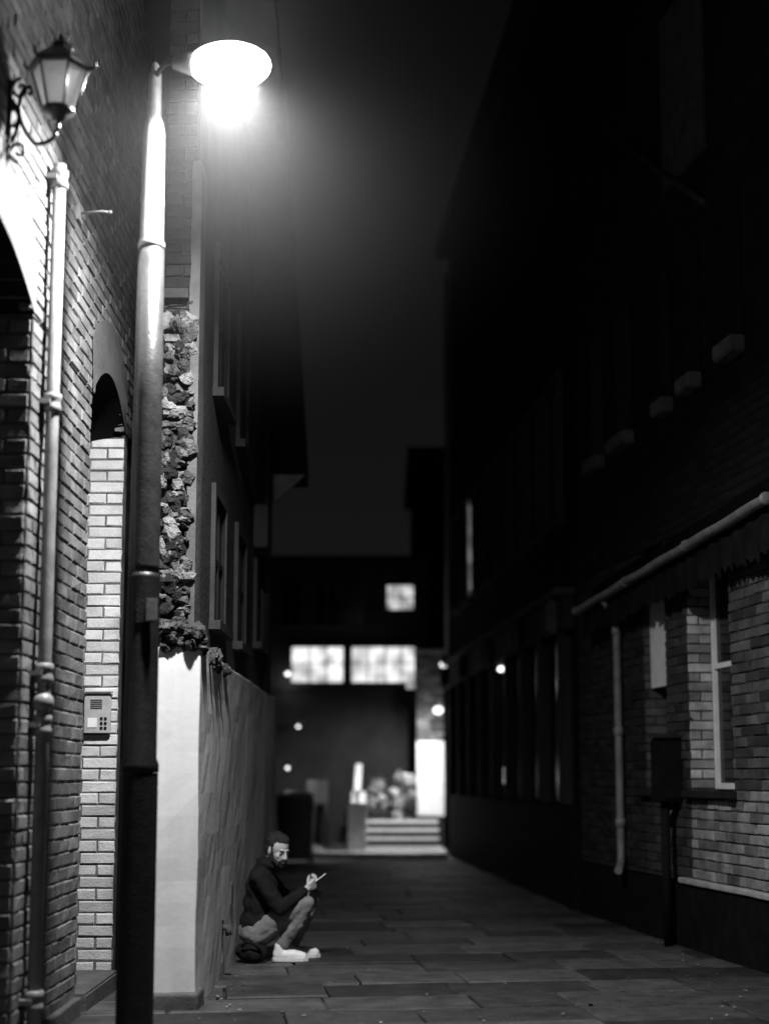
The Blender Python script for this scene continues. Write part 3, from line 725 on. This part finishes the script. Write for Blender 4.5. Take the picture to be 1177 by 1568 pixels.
def hand(name, wr, f, n, tdir):
    wr, f, n = Vector(wr), Vector(f).normalized(), Vector(n)
    n = (n-f*n.dot(f)).normalized(); w = f.cross(n).normalized(); ax = f.cross(n)
    if w.dot(Vector(tdir)) < 0: w = -w
    bm = bmesh.new()
    for i in range(4):
        k = wr+f*(.082-.004*abs(i-1))+w*(.029-.0195*i)
        cap(bm, wr+w*(.012-.008*i), k, .014, .0115)
        d = f.copy(); p = k; sc = (.95,1.05,1.0,.8)[i]; r = .0092
        for L_, c_ in ((.040,28+5*i),(.026,42),(.020,28)):
            d = Matrix.Rotation(math.radians(c_), 3, ax) @ d
            q = p+d*L_*sc; cap(bm, p, q, r, r*.9); p = q; r *= .9
    ell(bm, wr+f*.045+n*.004, (.03,.03,.014), Matrix((f,w,n)).transposed())
    p = wr+f*.025+w*.022; d = (f*.6+w*.65+n*.45).normalized(); cap(bm, wr+f*.01+w*.01, p, .014,.014)
    q = p+d*.038; cap(bm, p, q, .0125,.0105); d2 = (f*.75+n*.6+w*.1).normalized(); cap(bm, q, q+d2*.03, .0105,.0085)
    cap(bm, wr-f*.035, wr+f*.02, .024, .020)
    remesh(finish(bm, name, m_skin, SM), .0035, 2)
hand('right_hand', (.495,-.095,.50), (.075,.05,.055), (-.45,.75,.35), (-.5,0,.8))
hand('left_hand', (.495,.055,.50), (.075,-.05,.055), (-.45,-.75,.35), (-.5,0,.8))
ph = empty('phone', (.578,-.02,.562)); ph.parent = SM; ph.rotation_euler = (0, math.radians(-38), 0)
B('case', -.073,.073,-.036,.036,-.004,.004, m_black, ph, .003)
B('display', -.067,.067,-.032,.032,.0042,.0048, m_screen, ph)
BP = empty('backpack', (-.945,10.40,0))
bm = bmesh.new(); ell(bm, (0,0,.07), (.12,.14,.072)); ell(bm, (.02,-.08,.06), (.09,.08,.06)); cap(bm, (-.05,-.1,.11),(.05,-.1,.12),.02,.02)
remesh(finish(bm, 'bag', m_jacket, BP), .01, 3, .02, .06)
bm = bmesh.new(); sweep(bm, [(-.06,-.14,.12),(-.02,-.18,.15),(.04,-.18,.13),(.08,-.15,.08)], .009, 8); finish(bm, 'strap', m_black, BP)

# ------------------------------------------------------------ litter
bm = bmesh.new(); rr = random.Random(12)
lay = bm.loops.layers.float_color.new('tone')
for _ in range(160):
    x, y = (rr.uniform(-1.0,2.2), rr.uniform(7.6,14)) if rr.random() < .5 else (rr.choice((-1.0+abs(rr.gauss(0,.1)), 2.2-abs(rr.gauss(0,.2)))), rr.uniform(7.8,12))
    s = rr.uniform(.006,.018); an = rr.uniform(0,6.3); z = .012
    f = bm.faces.new([bm.verts.new((x+s*math.cos(an+k)*q, y+s*math.sin(an+k)*q, z+rr.uniform(0,.006))) for k,q in ((0,1),(1.57,.6),(3.14,1),(4.71,.6))])
    t = rr.uniform(.4,1.6)
    for l in f.loops: l[lay] = (t,t,t,1)
finish(bm, 'fallen_leaves', m_leaf)

# ------------------------------------------------------------ scattering volume added round the lamp to imitate its glare halo
bm = bmesh.new(); ell(bm, (0,0,0), (1,1,1), seg=24)
mm = bpy.data.materials.new('halo_volume'); mm.use_nodes = True; nt = mm.node_tree; nt.nodes.clear()
o_ = nt.nodes.new('ShaderNodeOutputMaterial'); vsn = nt.nodes.new('ShaderNodeVolumeScatter')
tc = nt.nodes.new('ShaderNodeTexCoord'); gr = nt.nodes.new('ShaderNodeTexGradient'); gr.gradient_type = 'SPHERICAL'
pw = nt.nodes.new('ShaderNodeMath'); pw.operation = 'POWER'; pw.inputs[1].default_value = 2.0
ml = nt.nodes.new('ShaderNodeMath'); ml.operation = 'MULTIPLY'; ml.inputs[1].default_value = .024
nt.links.new(tc.outputs['Object'], gr.inputs[0]); nt.links.new(gr.outputs['Fac'], pw.inputs[0]); nt.links.new(pw.outputs[0], ml.inputs[0]); nt.links.new(ml.outputs[0], vsn.inputs['Density'])
nt.links.new(vsn.outputs[0], o_.inputs['Volume'])
ob = finish(bm, 'lamp_halo', mm); ob.location = (-.778,6.76,4.88); ob.scale = (2.0,2.0,2.0)

# ------------------------------------------------------------ world: night sky
w = bpy.data.worlds.new('World'); scene.world = w; w.use_nodes = True
nt = w.node_tree; bg = nt.nodes['Background']
tc = nt.nodes.new('ShaderNodeTexCoord'); sx = nt.nodes.new('ShaderNodeSeparateXYZ'); cr = nt.nodes.new('ShaderNodeValToRGB')
cr.color_ramp.elements[0].position = .05; cr.color_ramp.elements[0].color = g(.0085)
cr.color_ramp.elements[1].position = .55; cr.color_ramp.elements[1].color = g(.0018)
nt.links.new(tc.outputs['Generated'], sx.inputs[0]); nt.links.new(sx.outputs['Z'], cr.inputs[0]); nt.links.new(cr.outputs[0], bg.inputs[0])
bg.inputs[1].default_value = 1

# ------------------------------------------------------------ camera
cd = bpy.data.cameras.new('camera'); cam = bpy.data.objects.new('camera', cd); col.objects.link(cam)
cam.location = (0,0,1.3); cam.rotation_euler = (math.radians(97.5),0,0)
cd.sensor_fit = 'VERTICAL'; cd.sensor_height = 36; cd.sensor_width = 27; cd.lens = 50; cd.shift_y = .076
cd.clip_end = 600; cd.clip_start = .05
cd.dof.use_dof = True; cd.dof.focus_distance = 8.8; cd.dof.aperture_fstop = .75
scene.camera = cam
scene.view_settings.view_transform = 'Standard'; scene.view_settings.look = 'None'; scene.view_settings.exposure = 0
